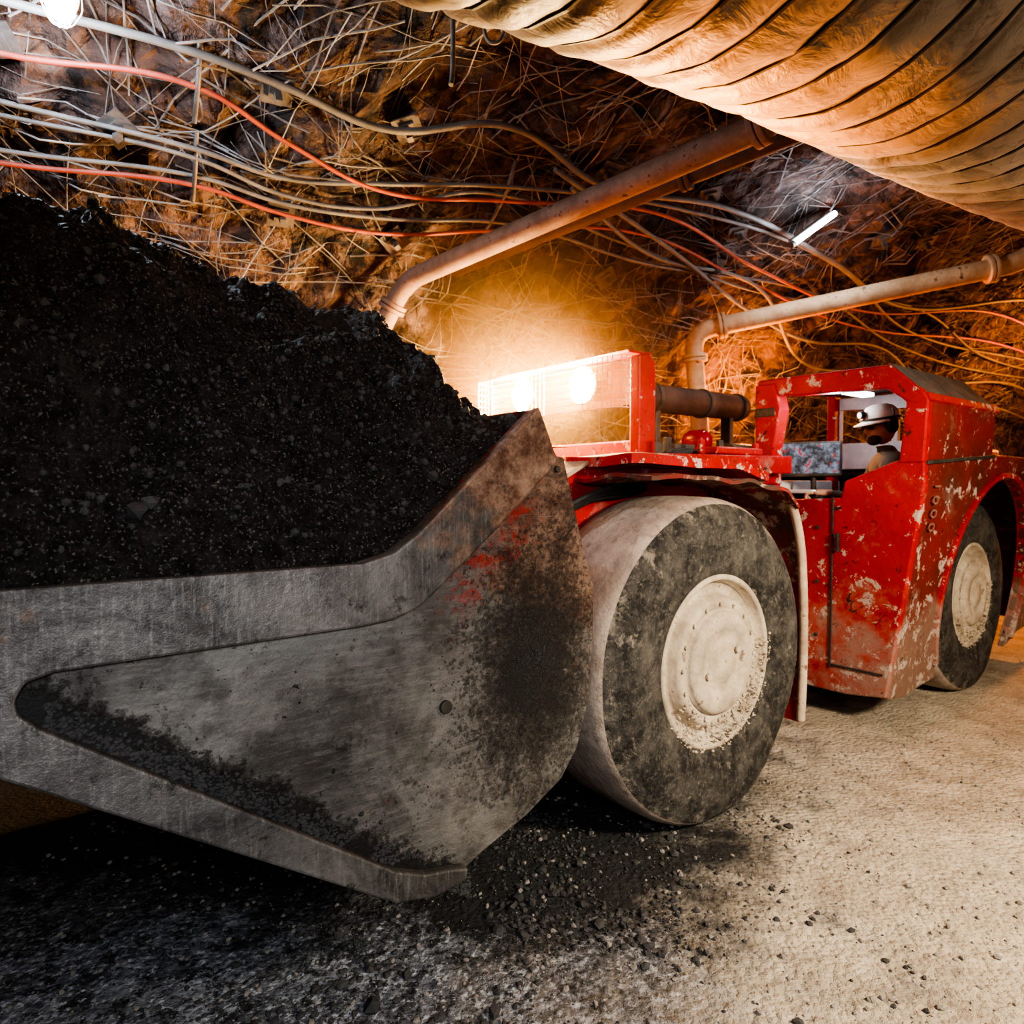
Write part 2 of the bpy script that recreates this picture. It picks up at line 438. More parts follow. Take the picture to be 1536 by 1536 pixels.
for i in range(int((s1-s0)/PITCH)):
    ring=[]
    for k in range(49):
        a=2*math.pi*k/48*.9999; s=s0+PITCH/2+i*PITCH-.04*a/6.28*3.6
        r=R-.017+dr(s,a)
        ring.append(TW(s,pc+r*math.cos(a)+.02*math.sin(s*.8),zc_(s)+r*math.sin(a)))
    add_wire(ring,.0055)
mesh('duct_spiral_wire',V,F,DRIB,duct)
for s in (-1,1.5,4,6.5,9):
    tube('hanger_cable_%d'%int(s+2),[TW(s,pc,4.3),TW(s,pc,3.98)],.006,DARK,duct,False)

# ---------------------------------------------------------------- cables
def Pw(z):
    zz=[0,.8,1.6,2.4,3.0,3.58,4.0,4.25]; pp=[5.35,5.5,5.55,5.42,5.1,4.6,3.9,3.0]
    return float(np.interp(z,zz,pp))
def cable(name,lst,r,mat,off=.18):
    tube(name,[TW(s,Pw(z)-off,z-.04) for s,z in lst],r*.88,mat)
cable('power_cable',[(-1.5,3.96),(-.51,3.93),(.39,3.94),(.82,3.92),(1.41,3.88),(2.16,4.0),(3.0,3.9),(4.2,3.95),(5.8,3.85),(7.5,3.7),(9.5,3.95),(12,3.8)],.024,CABG,.2)
cable('power_cable',[(-1.5,3.86),(-.52,3.80),(.40,3.85),(.87,3.76),(1.51,3.67),(2.35,3.74),(3.6,3.85),(5,3.72),(7,3.62),(9,3.8),(12,3.6)],.016,CABR,.2)
cable('power_cable',[(-1.5,3.72),(-.55,3.68),(.42,3.67),(.90,3.64),(1.5,3.70),(2.31,3.80),(3.9,3.9),(5.8,3.85),(8,3.55),(10.9,3.5),(13,3.5)],.016,CABG)
cable('power_cable',[(-1.5,3.66),(-.56,3.64),(.42,3.64),(.92,3.58),(1.5,3.60),(2.2,3.76),(3.4,3.70),(5.6,3.6),(7.5,3.72),(10,3.45),(13,3.4)],.014,CABG)
cable('power_cable',[(-1.5,3.50),(-.58,3.47),(.43,3.54),(.94,3.49),(1.59,3.49),(2.42,3.62),(3.5,3.75),(5,3.65),(7,3.5),(10,3.6),(13,3.4)],.015,CABR)
cable('power_cable',[(-1.5,3.54),(-.58,3.52),(.44,3.58),(.95,3.54),(1.6,3.57),(2.5,3.66),(3.8,3.62),(6,3.66),(8,3.4),(11,3.3),(13,3.4)],.014,CABG)
cable('power_cable',[(2.6,3.9),(4,3.7),(5.3,3.45),(6.4,3.30),(7.6,3.35),(9,3.1),(11,3.2),(13,3.0)],.02,CABG,.22)
cable('power_cable',[(2.8,3.85),(3.8,3.66),(5.2,3.62),(6.6,3.1),(8.2,3.12),(9.5,2.85),(11,2.9),(13,2.7)],.018,CABG,.22)
for i,(s,z0,z1) in enumerate([(.42,3.5,3.72),(.40,3.78,3.98),(2.35,3.6,3.9)]):
    tube('cable_strap',[TW(s,Pw(z1)-.12,z1),TW(s,Pw((z0+z1)/2)-.21,(z0+z1)/2-.03),TW(s,Pw(z0)-.12,z0-.06)],.013,PLATE)
tube('hanging_hook',[(-.28,3.2,4.3),(-.275,3.2,3.9),(-.28,3.2,3.62),(-.285,3.19,3.58)],.012,WIRE)
tube('hanging_loop',[(-.15,3.3,4.3),(-.14,3.3,3.95),(-.09,3.3,3.84),(-.03,3.3,3.92),(-.02,3.3,4.3)],.009,WIRE)

# ---------------------------------------------------------------- pipes
def pipe_obj(name,pts,r,mat,flanges):
    e=empty(name)
    tube('run',pts,r,mat,e,False,res=8)
    for i,(a,t) in enumerate(flanges):
        p=Vector(pts[a]).lerp(Vector(pts[a+1]),t); d=(Vector(pts[a+1])-Vector(pts[a])).normalized()
        cyl('flange_%d'%i,p-d*.035,p-d*.003,r*1.42,mat,e); cyl('flange_b%d'%i,p+d*.003,p+d*.035,r*1.42,mat,e)
    return e
def bend(pts,k,rad=.16,n=7):
    A,B,C=[Vector(pts[i]) for i in (k-1,k,k+1)]
    a=B+(A-B).normalized()*rad; c=B+(C-B).normalized()*rad
    mid=[]
    for i in range(n+1):
        t=i/n; mid.append(a*(1-t)**2+B*2*t*(1-t)+c*t*t)
    return list(pts[:k])+[tuple(m) for m in mid]+list(pts[k+1:])
pA=[(1.75,3.0,3.66),(1.25,3.5,3.54),(-.79,5.0,3.22),(-1.1,5.15,2.7)]
pA=bend(pA,2); pipe_obj('water_pipe',pA,.072,PIPE,[(0,.97),(9,.1)])
pipe_obj('water_pipe',[(2.6,3.35,3.92),(-.40,5.3,3.42),(-.9,5.6,3.3)],.06,PIPE2,[(0,.5)])
pB=[(4.7,5.4,3.95),(4.32,5.75,3.6),(1.72,6.42,3.17),(1.84,6.45,1.9),(1.84,6.45,.02)]
pB=bend(pB,2,.2); pB=bend(pB,1,.15)
pipe_obj('drain_pipe',pB,.085,PIPEO,[(8,.03),(8,.97),(16,.05)])

# ---------------------------------------------------------------- loader
TH=math.atan2(.609,.793)
L=empty('underground_mine_loader',(.955,3.27,0),TH)
def LW(u,v_,z): return Vector((.955+u*.793-v_*.609,3.27+u*.609+v_*.793,z))
RU=3.66; FU=.12
tp=[(.40,.05),(.43,.0),(.50,-.012),(.58,-.018),(.66,-.012),(.70,.0),(.705,.006),(.73,.012),(.765,.035),(.785,.065),(.797,.11),(.800,.2),(.802,.29),(.800,.38),(.797,.47),(.785,.515),(.765,.545),(.70,.57),(.58,.59),(.43,.57),(.40,.5)]
tm=[1,1,1,1,1,1,1,1,0,0,0,0,0,0,0,1,1,1,1,1]
rimp=[(.425,.03),(.425,.005),(.405,-.004),(.395,.012),(.385,.055),(.34,.065),(.325,.05),(.315,.012),(.30,.0),(.265,.0),(.255,.012),(.25,-.015),(.235,-.03),(.17,-.035),(.16,-.02),(.10,-.015),(.09,-.03),(.0,-.032)]
for nm,u,vv,sc in (('front_wheel',FU,0,1.045),('rear_wheel',RU,.03,1.02),('front_wheel_far',FU,1.62,1.045),('rear_wheel_far',RU,1.42,1.02)):
    w=empty(nm,(u,vv,.785*sc),0,L); w.scale=(sc,1,sc)
    far=vv>1
    t=lathe('tyre',tp,[TREAD,SIDE],(0,0,0),w,120,tm,-.785)
    for p_ in t.data.vertices:
        rr=math.hypot(p_.co.x,p_.co.z)
        if rr>.5: p_.co.x*=1+.012*noise.noise(Vector((p_.co.x*3,p_.co.y*3,p_.co.z*3)))
        if p_.co.z<-.5: p_.co.y+=(-.035 if p_.co.y<.28 else .035)*min(1,(-.5-p_.co.z)/.25)
    r=lathe('rim',rimp,RIM,(0,0,0),w,96)
    if far: r.scale=(1,-1,1); r.location=(0,.57,0)
    for k in range(16):
        a=2*math.pi*k/16
        if not far: cyl('lug_%d'%k,(.282*math.cos(a),.0,.282*math.sin(a)),(.282*math.cos(a),-.012,.282*math.sin(a)),.010,RIM,w,6,0)
    if not far:
        for k in range(2):
            a=math.pi*k+.4; cyl('hub_plug_%d'%k,(.125*math.cos(a),-.02,.125*math.sin(a)),(.125*math.cos(a),-.034,.125*math.sin(a)),.018,RIM,w,12,.003)
        pts=[];sz=[]
        for k in range(420):
            a=random.uniform(-2.6,.2); r_=random.uniform(.27,.44)
            pts.append((r_*math.cos(a),-.002,r_*math.sin(a))); sz.append(random.uniform(.003,.012))
        pebbles('rim_mud',pts,sz,RIM,w)
cyl('front_axle',(FU,.4,.8),(FU,1.8,.8),.16,DARK,L)
cyl('rear_axle',(RU,.4,.785),(RU,1.6,.785),.16,DARK,L)

# bucket
out=[(-3.38,1.46),(-3.3,1.485),(-1.90,1.48),(-1.80,1.505),(-1.71,1.56),(-1.22,1.99),(-1.16,1.86),(-1.12,1.825),(-1.075,1.82),(-.985,1.52),(-.913,1.31),(-.92,1.10),(-.938,.884),(-1.0,.70),(-1.08,.60),(-1.25,.51),(-1.45,.44),(-1.55,.395),(-1.66,.385),(-1.80,.42),(-2.75,1.07)]
B_=empty('bucket',parent=L)
prism('side_plate_near',out,-.15,-.11,BUCKET,B_,b=.006)
prism('side_plate_far',out,2.01,2.05,BUCKET,B_,b=.006)
strip=[(-3.38,1.46),(-3.3,1.49),(-1.90,1.485),(-1.80,1.51),(-1.715,1.565),(-1.225,1.995),(-1.165,1.865),(-1.135,1.80),
       (-1.40,1.575),(-1.66,1.37),(-1.72,1.33),(-1.80,1.305),(-1.90,1.297),(-2.66,1.29),(-2.715,1.275),(-2.735,1.24),(-2.73,1.205),(-2.69,1.165),(-1.80,.515),(-1.70,.47),(-1.60,.45),(-1.53,.43),(-1.54,.39),(-1.66,.378),(-1.80,.412),(-2.75,1.06)]
prism('wear_strip_near',strip,-.188,-.148,STRIP,B_,b=.008)
prism('wear_strip_far',strip,2.048,2.085,STRIP,B_,b=.008)
sh=[(-3.42,1.47),(-2.75,1.05),(-1.80,.40),(-1.66,.37),(-1.45,.42),(-1.25,.49),(-1.08,.58),(-.99,.70),(-.93,.884),(-.91,1.10),(-.905,1.31),(-.98,1.52),(-1.07,1.80),(-1.20,1.985)]
inn=[(-1.245,1.985),(-1.12,1.78),(-1.03,1.50),(-.955,1.31),(-.96,1.10),(-.98,.90),(-1.04,.73),(-1.11,.63),(-1.27,.54),(-1.45,.47),(-1.66,.42),(-1.78,.45),(-2.73,1.10),(-3.38,1.49)]
prism('bucket_shell',sh+inn,-.125,2.03,BUCKET,B_,b=.004)
cyl('plate_bolt',(-1.60,-.15,.985),(-1.60,-.165,.985),.022,DARK,B_,20,.003)
cyl('plate_pin',(-1.112,-.15,1.775),(-1.112,-.162,1.775),.012,DARK,B_,16,.002)
tube('weld_bead',[(-1.72,-.152,1.325),(-1.66,-.152,1.365),(-1.40,-.152,1.57),(-1.14,-.152,1.79)],.007,RUST,B_,False)
pts=[];sz=[]
for k in range(1700):
    u=random.uniform(-2.68,-1.50); d=abs(random.gauss(0,.05)); z=1.165-(u+2.69)*.73+d*.8
    if noise.noise(Vector((u*5,z*5,1)))<-.05: continue
    pts.append((u,-.151,z)); sz.append(random.uniform(.003,.011))
for k in range(1300):
    r_=abs(random.gauss(0,.24)); a=random.random()*6.28; u=-1.2+r_*math.cos(a); z=1.08+r_*1.2*math.sin(a)
    if u>-.96 or z<.66: continue
    pts.append((u,-.151,z)); sz.append(random.uniform(.0015,.0045))
pebbles('caked_mud',pts,sz,PEB_D,B_)
for vv in (.5,.9,1.3): prism('back_rib',[(-.95,.62),(-.72,.85),(-.70,1.2),(-.95,1.6)],vv,vv+.05,RED2,B_)

# front frame
prism('front_frame',[(-.45,.45),(1.35,.45),(1.45,.9),(1.45,1.55),(.9,1.72),(-.1,1.72),(-.5,1.3)],.64,1.56,RED2,L,b=.02)
arm=[(-1.0,.75),(-.80,.70),(-.45,1.05),(-.2,1.35),(.35,1.45),(.75,1.5),(.8,1.75),(.5,1.86),(.1,1.875),(-.25,1.84),(-.55,1.70),(-.80,1.45),(-.98,1.15)]
for vv in (.66,1.40):
    prism('lift_arm',arm,vv-.10,vv+.02,RED,L,b=.012)
top=[(-.99,1.17),(-.81,1.47),(-.56,1.72),(-.25,1.865),(.1,1.90),(.5,1.885),(.5,1.862),(.1,1.877),(-.25,1.842),(-.55,1.70),(-.80,1.45),(-.98,1.15)]
prism('arm_edge_flange',top,.52,.72,CREAM,L,b=.006)
cyl('lift_cylinder',(-.1,.78,1.0),(-.75,.78,1.25),.06,DARK,L); cyl('lift_rod',(-.5,.78,1.15),(-.92,.78,1.3),.035,CHROME,L)
cyl('tilt_cylinder',(.6,1.03,1.8),(-.3,1.03,1.65),.075,RED2,L); cyl('tilt_rod',(-.3,1.03,1.65),(-.9,1.03,1.5),.04,CHROME,L)
def sheet(name,path,v0,v1,th,mat,nv=10,amp=.01):
    vv=[];ff=[];n=len(path)
    for k,(u,z) in enumerate(path):
        a=path[max(k-1,0)]; b2=path[min(k+1,n-1)]; dx,dz=b2[0]-a[0],b2[1]-a[1]; l=math.hypot(dx,dz); nx,nz=-dz/l,dx/l
        for side in (0,1):
            for j in range(nv+1):
                y=v0+(v1-v0)*j/nv; w=noise.noise(Vector((u*4,y*5,z*3)))*amp*2
                vv.append((u+nx*(w+side*th),y,z+nz*(w+side*th)))
    W=nv+1
    for k in range(n-1):
        for side in (0,1):
            for j in range(nv):
                a=(k*2+side)*W+j; c=((k+1)*2+side)*W+j
                ff.append((a,a+1,c+1,c) if side else (a,c,c+1,a+1))
        for j in (0,nv):
            a=k*2*W+j; c=(k+1)*2*W+j; ff.append((a,c,c+W,a+W))
    for k in (0,n-1):
        for j in range(nv): a=k*2*W+j; ff.append((a,a+1,a+W+1,a+W))
    return fixn(mesh(name,vv,ff,mat,L))
def densify(p,k=4):
    o=[]
    for a,b_ in zip(p,p[1:]):
        for i in range(k): o.append((a[0]+(b_[0]-a[0])*i/k,a[1]+(b_[1]-a[1])*i/k))
    return o+[p[-1]]
sheet('front_fender',densify([(-.36,1.75),(-.2,1.735),(.0,1.745),(.2,1.74),(.42,1.725),(.6,1.70),(.80,1.67),(.93,1.58)]),.04,.66,.02,RUST,16,.02)
sheet('fender_upper',densify([(-.30,1.82),(0,1.81),(.3,1.81),(.6,1.80),(.9,1.74)]),.22,.70,.05,RED2,8,.008)
GP=[(.90,1.62),(.965,1.50),(1.02,1.34),(1.055,1.1),(1.07,.85),(1.07,.55),(1.055,.28)]
sheet('fender_rear_guard',densify(GP,3),.09,.66,.025,RUST,10,.008)
tube('guard_edge_bar',[(u+.012,.085,z+.01) for u,z in GP],.026,CREAM,L)
sheet('rear_guard_lip',densify([(.84,1.74),(.96,1.62),(1.04,1.44),(1.09,1.2),(1.11,.9),(1.11,.5),(1.09,.28)],3),.50,.66,.06,RED2,6,.004)
prism('deck_beam',[(.3,1.78),(2.0,1.80),(2.0,1.93),(.35,1.91)],.70,.84,RED,L)
prism('deck_plate',[(.3,1.72),(2.1,1.72),(2.1,1.84),(.3,1.84)],.84,1.7,RED2,L)
box('deck_box',(1.35,.80,1.95),(.55,.18,.05),RED,L)
box('valve_block',(1.05,1.05,1.93),(.22,.2,.14),DARK,L)
box('filter_block',(.75,1.0,1.92),(.14,.16,.16),DARK,L)
cyl('air_filter',(1.75,1.1,1.95),(2.05,1.1,1.95),.09,DARK,L)
lathe('red_beacon',[(0,-.09),(.07,-.085),(.09,-.05),(.09,.06),(.075,.09),(0,.095)],mk_simple('beacon_red',(.20,.003,.008),(.32,.008,.012),4,.25),(1.45,1.15,2.04),L,32)
for k,(u,vv) in enumerate([(1.0,.78),(1.15,.74),(1.7,.82),(.65,.78)]):
    box('deck_bracket_%d'%k,(u,vv,1.97),(.05,.03,.10),DARK if k%2 else RED,L,.006)
for k in range(5):
    tube('hydraulic_hose_%d'%k,[(.5,.9+.06*k,1.86),(.9,.85+.08*k,1.93+.02*k),(1.5,.9+.06*k,1.9),(2.1,.95+.05*k,1.75)],.016,BLACK,L)
for k in range(4):
    tube('arm_hose_%d'%k,[(-.6,.60-.02*k,1.45+.03*k),(-.35,.50-.03*k,1.62+.02*k),(0,.52,1.66+.02*k),(.3,.6,1.70)],.014,BLACK,L)
prism('hinge_block',[(1.35,.35),(2.0,.30),(2.0,1.55),(1.4,1.4)],.85,1.45,DARK,L,b=.02)
prism('frame_step_panel',[(1.78,.35),(2.05,.30),(2.05,1.35),(1.9,1.42),(1.78,1.3)],.64,.74,CREAM,L,b=.015)
for k in range(5): box('panel_cleat_%d'%k,(1.80,.615,.5+.2*k),(.09,.06,.035),CREAM,L,.008)
cyl('muffler',(1.35,1.62,2.42),(2.7,1.62,2.42),.115,PIPE2,L)
for u in (1.45,2.1,2.6): cyl('muffler_clamp',(u,1.62,2.42),(u+.04,1.62,2.42),.128,DARK,L)
for u in (1.5,2.5): box('muffler_leg',(u,1.62,2.1),(.06,.1,.5),DARK,L)

# light bar
lb=empty('light_bar',parent=L)
prism('mast_near',[(.40,1.80),(.56,1.80),(.56,2.48),(.50,2.54),(.40,2.52)],.80,.88,RED,lb,b=.012)
prism('mast_far',[(.40,1.80),(.56,1.80),(.56,2.48),(.50,2.53),(.40,2.50)],2.36,2.42,RED,lb,b=.012)
prism('hood_top',[(.36,2.535),(.56,2.54),(.56,2.555),(.34,2.55)],.84,2.42,RED2,lb,b=.005)
prism('hood_back',[(.54,2.24),(.57,2.24),(.57,2.54),(.54,2.54)],.84,2.42,HOODIN,lb,b=.005)
box('mast_brace',(.50,1.6,1.95),(.08,1.6,.10),RED2,lb)
for k,vv in enumerate((1.36,2.02)):
    lathe_o=lathe('lamp_reflector_%d'%k,[(.02,.10),(.05,.09),(.09,.05),(.125,0),(.13,-.005),(.13,.02),(.09,.07),(.05,.11)],CHROME,(.45,vv,2.40),lb,40)
    lathe_o.rotation_euler=(0,0,math.radians(-90))
    sph_=lathe('lamp_bulb_%d'%k,[(0,-.03),(.06,-.025),(.10,0),(.10,.02),(0,.03)],EM_O,(.43,vv,2.40),lb,32)
    sph_.rotation_euler=(0,0,math.radians(-90))
V=[];F=[]
for z in np.linspace(2.20,2.52,8): add_wire([Vector((.54,.87,z)),Vector((.32,.87,z)),Vector((.29,.92,z)),Vector((.29,2.37,z)),Vector((.32,2.42,z)),Vector((.54,2.42,z))],.0045)
for vv in list(np.arange(.92,1.2,.045))+list(np.arange(1.58,1.84,.045))+list(np.arange(2.2,2.42,.045)): add_wire([Vector((.29,vv,2.20)),Vector((.29,vv,2.52))],.004)
for u in np.arange(.32,.54,.045): add_wire([Vector((u,.87,2.20)),Vector((u,.87,2.52))],.004)
mesh('lamp_guard',V,F,GUARD,lb)

# cab / rear frame
def lean(z): return float(np.interp(z,[.2,.9,1.85,2.3],[.02,-.06,-.18,-.20]))
def side_warp(q): return (q[0],q[1]+lean(q[2]),q[2])
arc=[(RU+.93*math.cos(a),.80+.97*math.sin(a)) for a in np.linspace(math.radians(215),math.radians(-35),26)]
prism('rear_side_panel',[(2.1,.22),(2.35,.19),(2.68,.23)]+arc+[(4.7,.35),(5.6,.42),(5.7,1.7),(5.5,1.93),(3.32,1.95),(2.1,1.86)],0,.06,REDR,L,b=.01,warp=side_warp)
prism('cab_side_box',[(2.1,1.87),(3.30,1.93),(3.30,2.30),(2.1,2.29)],-.005,.06,REDR,L,b=.01,warp=side_warp)
prism('cab_seam',[(2.09,1.85),(3.32,1.92),(3.32,1.945),(2.09,1.875)],-.02,.02,DARK,L,b=.004,warp=side_warp)
prism('arch_lip',[(RU+r*math.cos(a),.80+(r+.04)*math.sin(a)) for r,rg in ((.93,np.linspace(3.6,-.5,30)),(.97,np.linspace(-.5,3.6,30))) for a in rg],-.03,.07,RED2,L,b=.004,warp=side_warp)
prism('wheel_well',[(2.85,.3),(2.72,1.0),(2.95,1.6),(3.63,1.83),(4.4,1.6),(4.6,.9),(4.5,.3)],.66,.72,DARK,L)
prism('rear_deck',[(3.3,1.80),(5.5,1.78),(5.6,1.88),(3.3,1.94)],-.12,1.80,DARK,L,b=.01)
prism('rear_body_core',[(2.3,.35),(5.5,.45),(5.6,1.75),(2.3,1.3)],.74,1.35,DARK,L)
prism('rear_counterweight',[(4.85,.45),(5.6,.5),(5.65,1.7),(4.85,1.75)],.02,1.8,RED2,L,b=.03)
prism('rear_far_panel',[(2.2,.5),(2.6,.5),(2.9,1.75),(4.4,1.75),(4.7,.5),(5.6,.5),(5.5,1.9),(2.2,1.9)],1.78,1.82,RED2,L)
box('engine_cover',(4.5,.9,2.0),(1.6,1.1,.14),RED2,L,.03)
F0,F1=2.06,2.13
prism('cab_front_panel',[(.02,.24),(.30,.20),(.66,.20),(.80,1.60),(.36,1.62),(.335,1.74),(-.03,1.885),(-.185,1.87),(-.19,1.7),(-.075,.9)],F0,F1,RED,L,'yz',b=.012)
prism('cab_post_near',[(-.03,1.86),(-.185,1.86),(-.205,2.27),(-.05,2.42),(.03,2.42),(.03,2.37),(-.067,2.265)],F0-.01,F1,RED,L,'yz',b=.012)
prism('cab_top_beam',[(-.205,2.27),(-.18,2.32),(.04,2.53),(1.03,2.54),(1.03,2.44),(.74,2.39),(.06,2.37),(-.06,2.28),(-.13,2.24)],F0-.012,F1+.01,RED2,L,'yz',b=.012)
prism('cab_post_far',[(.90,1.60),(1.03,1.60),(1.04,2.50),(.88,2.50),(.83,2.3),(.88,2.0)],F0-.03,F1+.05,RED,L,'yz',b=.012)
box('post_band',(2.09,.955,2.28),(.13,.17,.07),DARK,L,.006)
prism('cab_left_sill',[(.70,1.45),(1.03,1.45),(1.03,1.72),(.80,1.66)],F0-.005,F1,RED2,L,'yz')
prism('cab_roof',[(-.215,2.28),(.03,2.535),(1.04,2.545),(1.04,2.50),(.05,2.49),(-.18,2.25)],2.08,3.32,ROOF,L,'yz',b=.006)
prism('cab_roof_lip',[(-.222,2.27),(-.20,2.32),(-.17,2.30),(-.19,2.25)],2.06,3.33,RED2,L,'yz',b=.004)
box('door_seam',(2.053,.41,1.0),(.012,.012,1.25),DARK,L,.002)
box('door_foot_seam',(2.052,.22,.40),(.012,.36,.012),DARK,L,.002)
box('door_handle',(2.03,.36,1.30),(.03,.02,.14),DARK,L,.006)
for k,z in enumerate((.6,1.0,1.4)): cyl('door_bolt_%d'%k,(2.06,.52,z),(2.045,.52,z),.014,DARK,L,12,.002)
INT=mk_simple('cab_inner_grey',(.45,.45,.47),(.62,.62,.64),5,.6)
prism('cab_rear_wall',[(-.06,1.85),(1.02,1.85),(1.02,2.08),(-.10,2.08)],3.24,3.29,INT,L,'yz')
prism('cab_rear_wall_top',[(-.12,2.33),(1.02,2.38),(1.02,2.48),(.04,2.48),(-.12,2.33)],3.24,3.29,INT,L,'yz')
for vv in (.0,.5,.98): box('cab_rear_post',(3.27,vv,2.2),(.05,.05,.42),INT,L,.006)
box('cab_far_post',(3.2,1.0,2.1),(.1,.07,.9),RED,L)
box('cab_far_sill',(2.7,1.0,1.5),(1.2,.05,.5),INT,L)
box('cab_floor',(2.75,.52,.93),(.9,.8,.05),DARK,L)
box('seat_cushion',(2.66,.34,1.30),(.44,.46,.12),BLACK,L,.04,(0,0,-TH))
box('seat_back',(2.87,.20,1.62),(.12,.40,.55),BLACK,L,.04,(0,-.15,-TH))
box('seat_pedestal',(2.66,.36,1.10),(.25,.25,.32),DARK,L,.02)
box('console',(2.30,.78,1.52),(.22,.32,.22),DARK,L,.03)
box('console_panel',(2.27,.78,1.645),(.18,.28,.03),INT,L,.008,(0,.2,0))
for k in range(6): box('console_key_%d'%k,(2.22+.05*(k%2),.68+.09*(k//2),1.668),(.025,.04,.012),mk_em('key_%d'%k,[(1,.35,.05),(.9,.9,.9),(.9,.05,.05)][k%3],1.2),L,.003)
box('console_base',(2.30,.78,1.2),(.18,.3,.5),DARK,L,.02)
mon=empty('monitor',(2.30,.72,1.92),0,L)
mon.rotation_euler=(0,math.radians(12),math.radians(28))
box('monitor_shell',(.02,0,0),(.04,.45,.28),DARK,mon,.01)
def mk_screen():
    a=M('screen_image',.3); x,y,z=a.xyz()
    c=a.mix(a.rng(a.noise(16,5,.75),.42,.62),(.012,.016,.025),(.24,.29,.37))
    c=a.mix(a.rng(a.noise(20,3,.6),.62,.65),c,(.5,.02,.04)); a.col((.02,.02,.02)); a.emit(c,1.0); return a.m
box('monitor_screen',(-.004,0,0),(.01,.41,.24),mk_screen(),mon,.002)
cyl('monitor_arm',(2.36,.72,1.62),(2.34,.72,1.9),.02,DARK,L)
cyl('joystick',(2.30,.53,1.53),(2.30,.535,1.66),.014,BLACK,L,12)
box('joystick_box',(2.32,.53,1.44),(.16,.14,.18),DARK,L,.02)
box('cab_ceiling_lamp',(2.8,.6,2.455),(.35,.1,.03),mk_em('cab_lamp',(.85,.93,1),14),L,.006)
tx=bpy.data.curves.new('side_number','FONT'); tx.body='1000'; tx.size=.14; tx.extrude=.002; tx.space_character=1.35
tx.materials.append(mk_simple('stencil_paint',(.16,.05,.038),(.30,.17,.13),20,.8,0,0))
to=bpy.data.objects.new('side_number',tx); COL.objects.link(to); to.parent=L
X=Vector((0,.126,-.992)); Y=Vector((1,0,0)); Z=X.cross(Y)
mm=Matrix((X,Y,Z)).transposed(); to.rotation_mode='QUATERNION'; to.rotation_quaternion=mm.to_quaternion(); to.location=(2.26,-.186,1.74)

# ---------------------------------------------------------------- ore heap
def ore_surface(u,v_):
    edge=float(np.interp(u,[-3.3,-1.95,-1.80,-1.71,-1.25,-1.1],[1.455,1.455,1.49,1.54,1.955,1.86]))
    crest=float(np.interp(u,[-3.3,-2.95,-2.7,-2.4,-2.1,-1.8,-1.62,-1.50,-1.36,-1.25,-1.18,-1.1],[1.5,2.4,2.55,2.50,2.43,2.39,2.43,2.40,2.18,2.05,1.97,1.87]))
    w=min(max((v_+.11)/.62,0),1); w2=min(max((2.0-v_)/.8,0),1)
    fn=1-(1-w)**1.55; ff=1-(1-w2)**1.5
    z=edge+(crest-edge)*fn*ff
    if u<-3.0: z=min(z,1.4+ (u+3.35)*3)
    return z,min(w*3,1)*min(w2*3,1),w
v=[];f=[];nu,nv=280,230
for i in range(nu+1):
    u=-3.36+(2.36)*i/nu
    for j in range(nv+1):
        v_=-.108+2.11*(j/nv)**1.15
        z,k,w=ore_surface(u,v_)
        P0=Vector((u,v_,z))
        b1=noise.fractal(P0*2.6,.9,2,3)*.085; rid=abs(noise.noise(P0*6+Vector((2,2,2))))
        b2=noise.noise(P0*9)*.028-rid*.05+abs(noise.noise(P0*19))*.026; b3=noise.noise(P0*45)*.011
        lump=b1+b2+b3+.01
        bu=min(1,(-1.08-u)/.2) if u>-1.3 else 1
        g=(.15+.85*k)*max(.2,bu)
        v.append((u+noise.noise(P0*8+Vector((5,0,0)))*.025*g, v_-lump*.7*k+noise.noise(P0*30)*.008*k, z+lump*.9*g))
for i in range(nu):
    for j in range(nv): a=i*(nv+1)+j; f.append((a,a+nv+1,a+nv+2,a+1))
ore=mesh('black_ore_heap',v,f,[ORE,PEB_D],None,False); ore.location=L.location; ore.rotation_euler=(0,0,TH)
idx=np.random.choice(len(v),8000); VV=[];FF=[]
for c,i in enumerate(idx):
    p=v[i]
    if p[1]<-.07 or p[0]>-1.2: continue
    s=.004+.010*random.random()**3+(.022*random.random() if random.random()<.02 else 0)
    VV.append(ICO*np.random.uniform(.6,1.2,(12,1))*s+np.array(p)); FF.append(ICF+12*(len(VV)-1))
mesh('ore_lumps',np.vstack(VV).tolist(),np.vstack(FF).tolist(),PEB_D,ore)

# ---------------------------------------------------------------- operator
op=empty('machine_operator',(2.83,5.0,1.33),math.radians(-18)); op.scale=(1.18,1.18,1.18)
SKIN=mk_simple('skin',(.42,.24,.17),(.52,.31,.23),6,.55,0,.1)
SHIRT=mk_simple('olive_workwear',(.065,.058,.038),(.13,.115,.08),5,.85)
TROU=mk_simple('dark_trousers',(.02,.022,.03),(.05,.05,.06),5,.85)
HELM=mk_simple('white_helmet',(.48,.44,.38),(.70,.66,.60),4,.45,0,0)
def skinned(name,V_,E_,R_,mat,sub=2,parent=op):
    me=bpy.data.meshes.new(name); me.from_pydata(V_,E_,[]); me.update(); me.materials.append(mat)
    o=bpy.data.objects.new(name,me); COL.objects.link(o); o.parent=parent
    bpy.context.view_layer.objects.active=o
    sk=o.modifiers.new('skin','SKIN'); sk.use_smooth_shade=True
    for i,r in enumerate(R_):
        d=me.skin_vertices[0].data[i]; d.radius=r if isinstance(r,tuple) else (r,r); d.use_root=(i==0)
    ss=o.modifiers.new('s','SUBSURF'); ss.levels=sub; ss.render_levels=sub
    return o
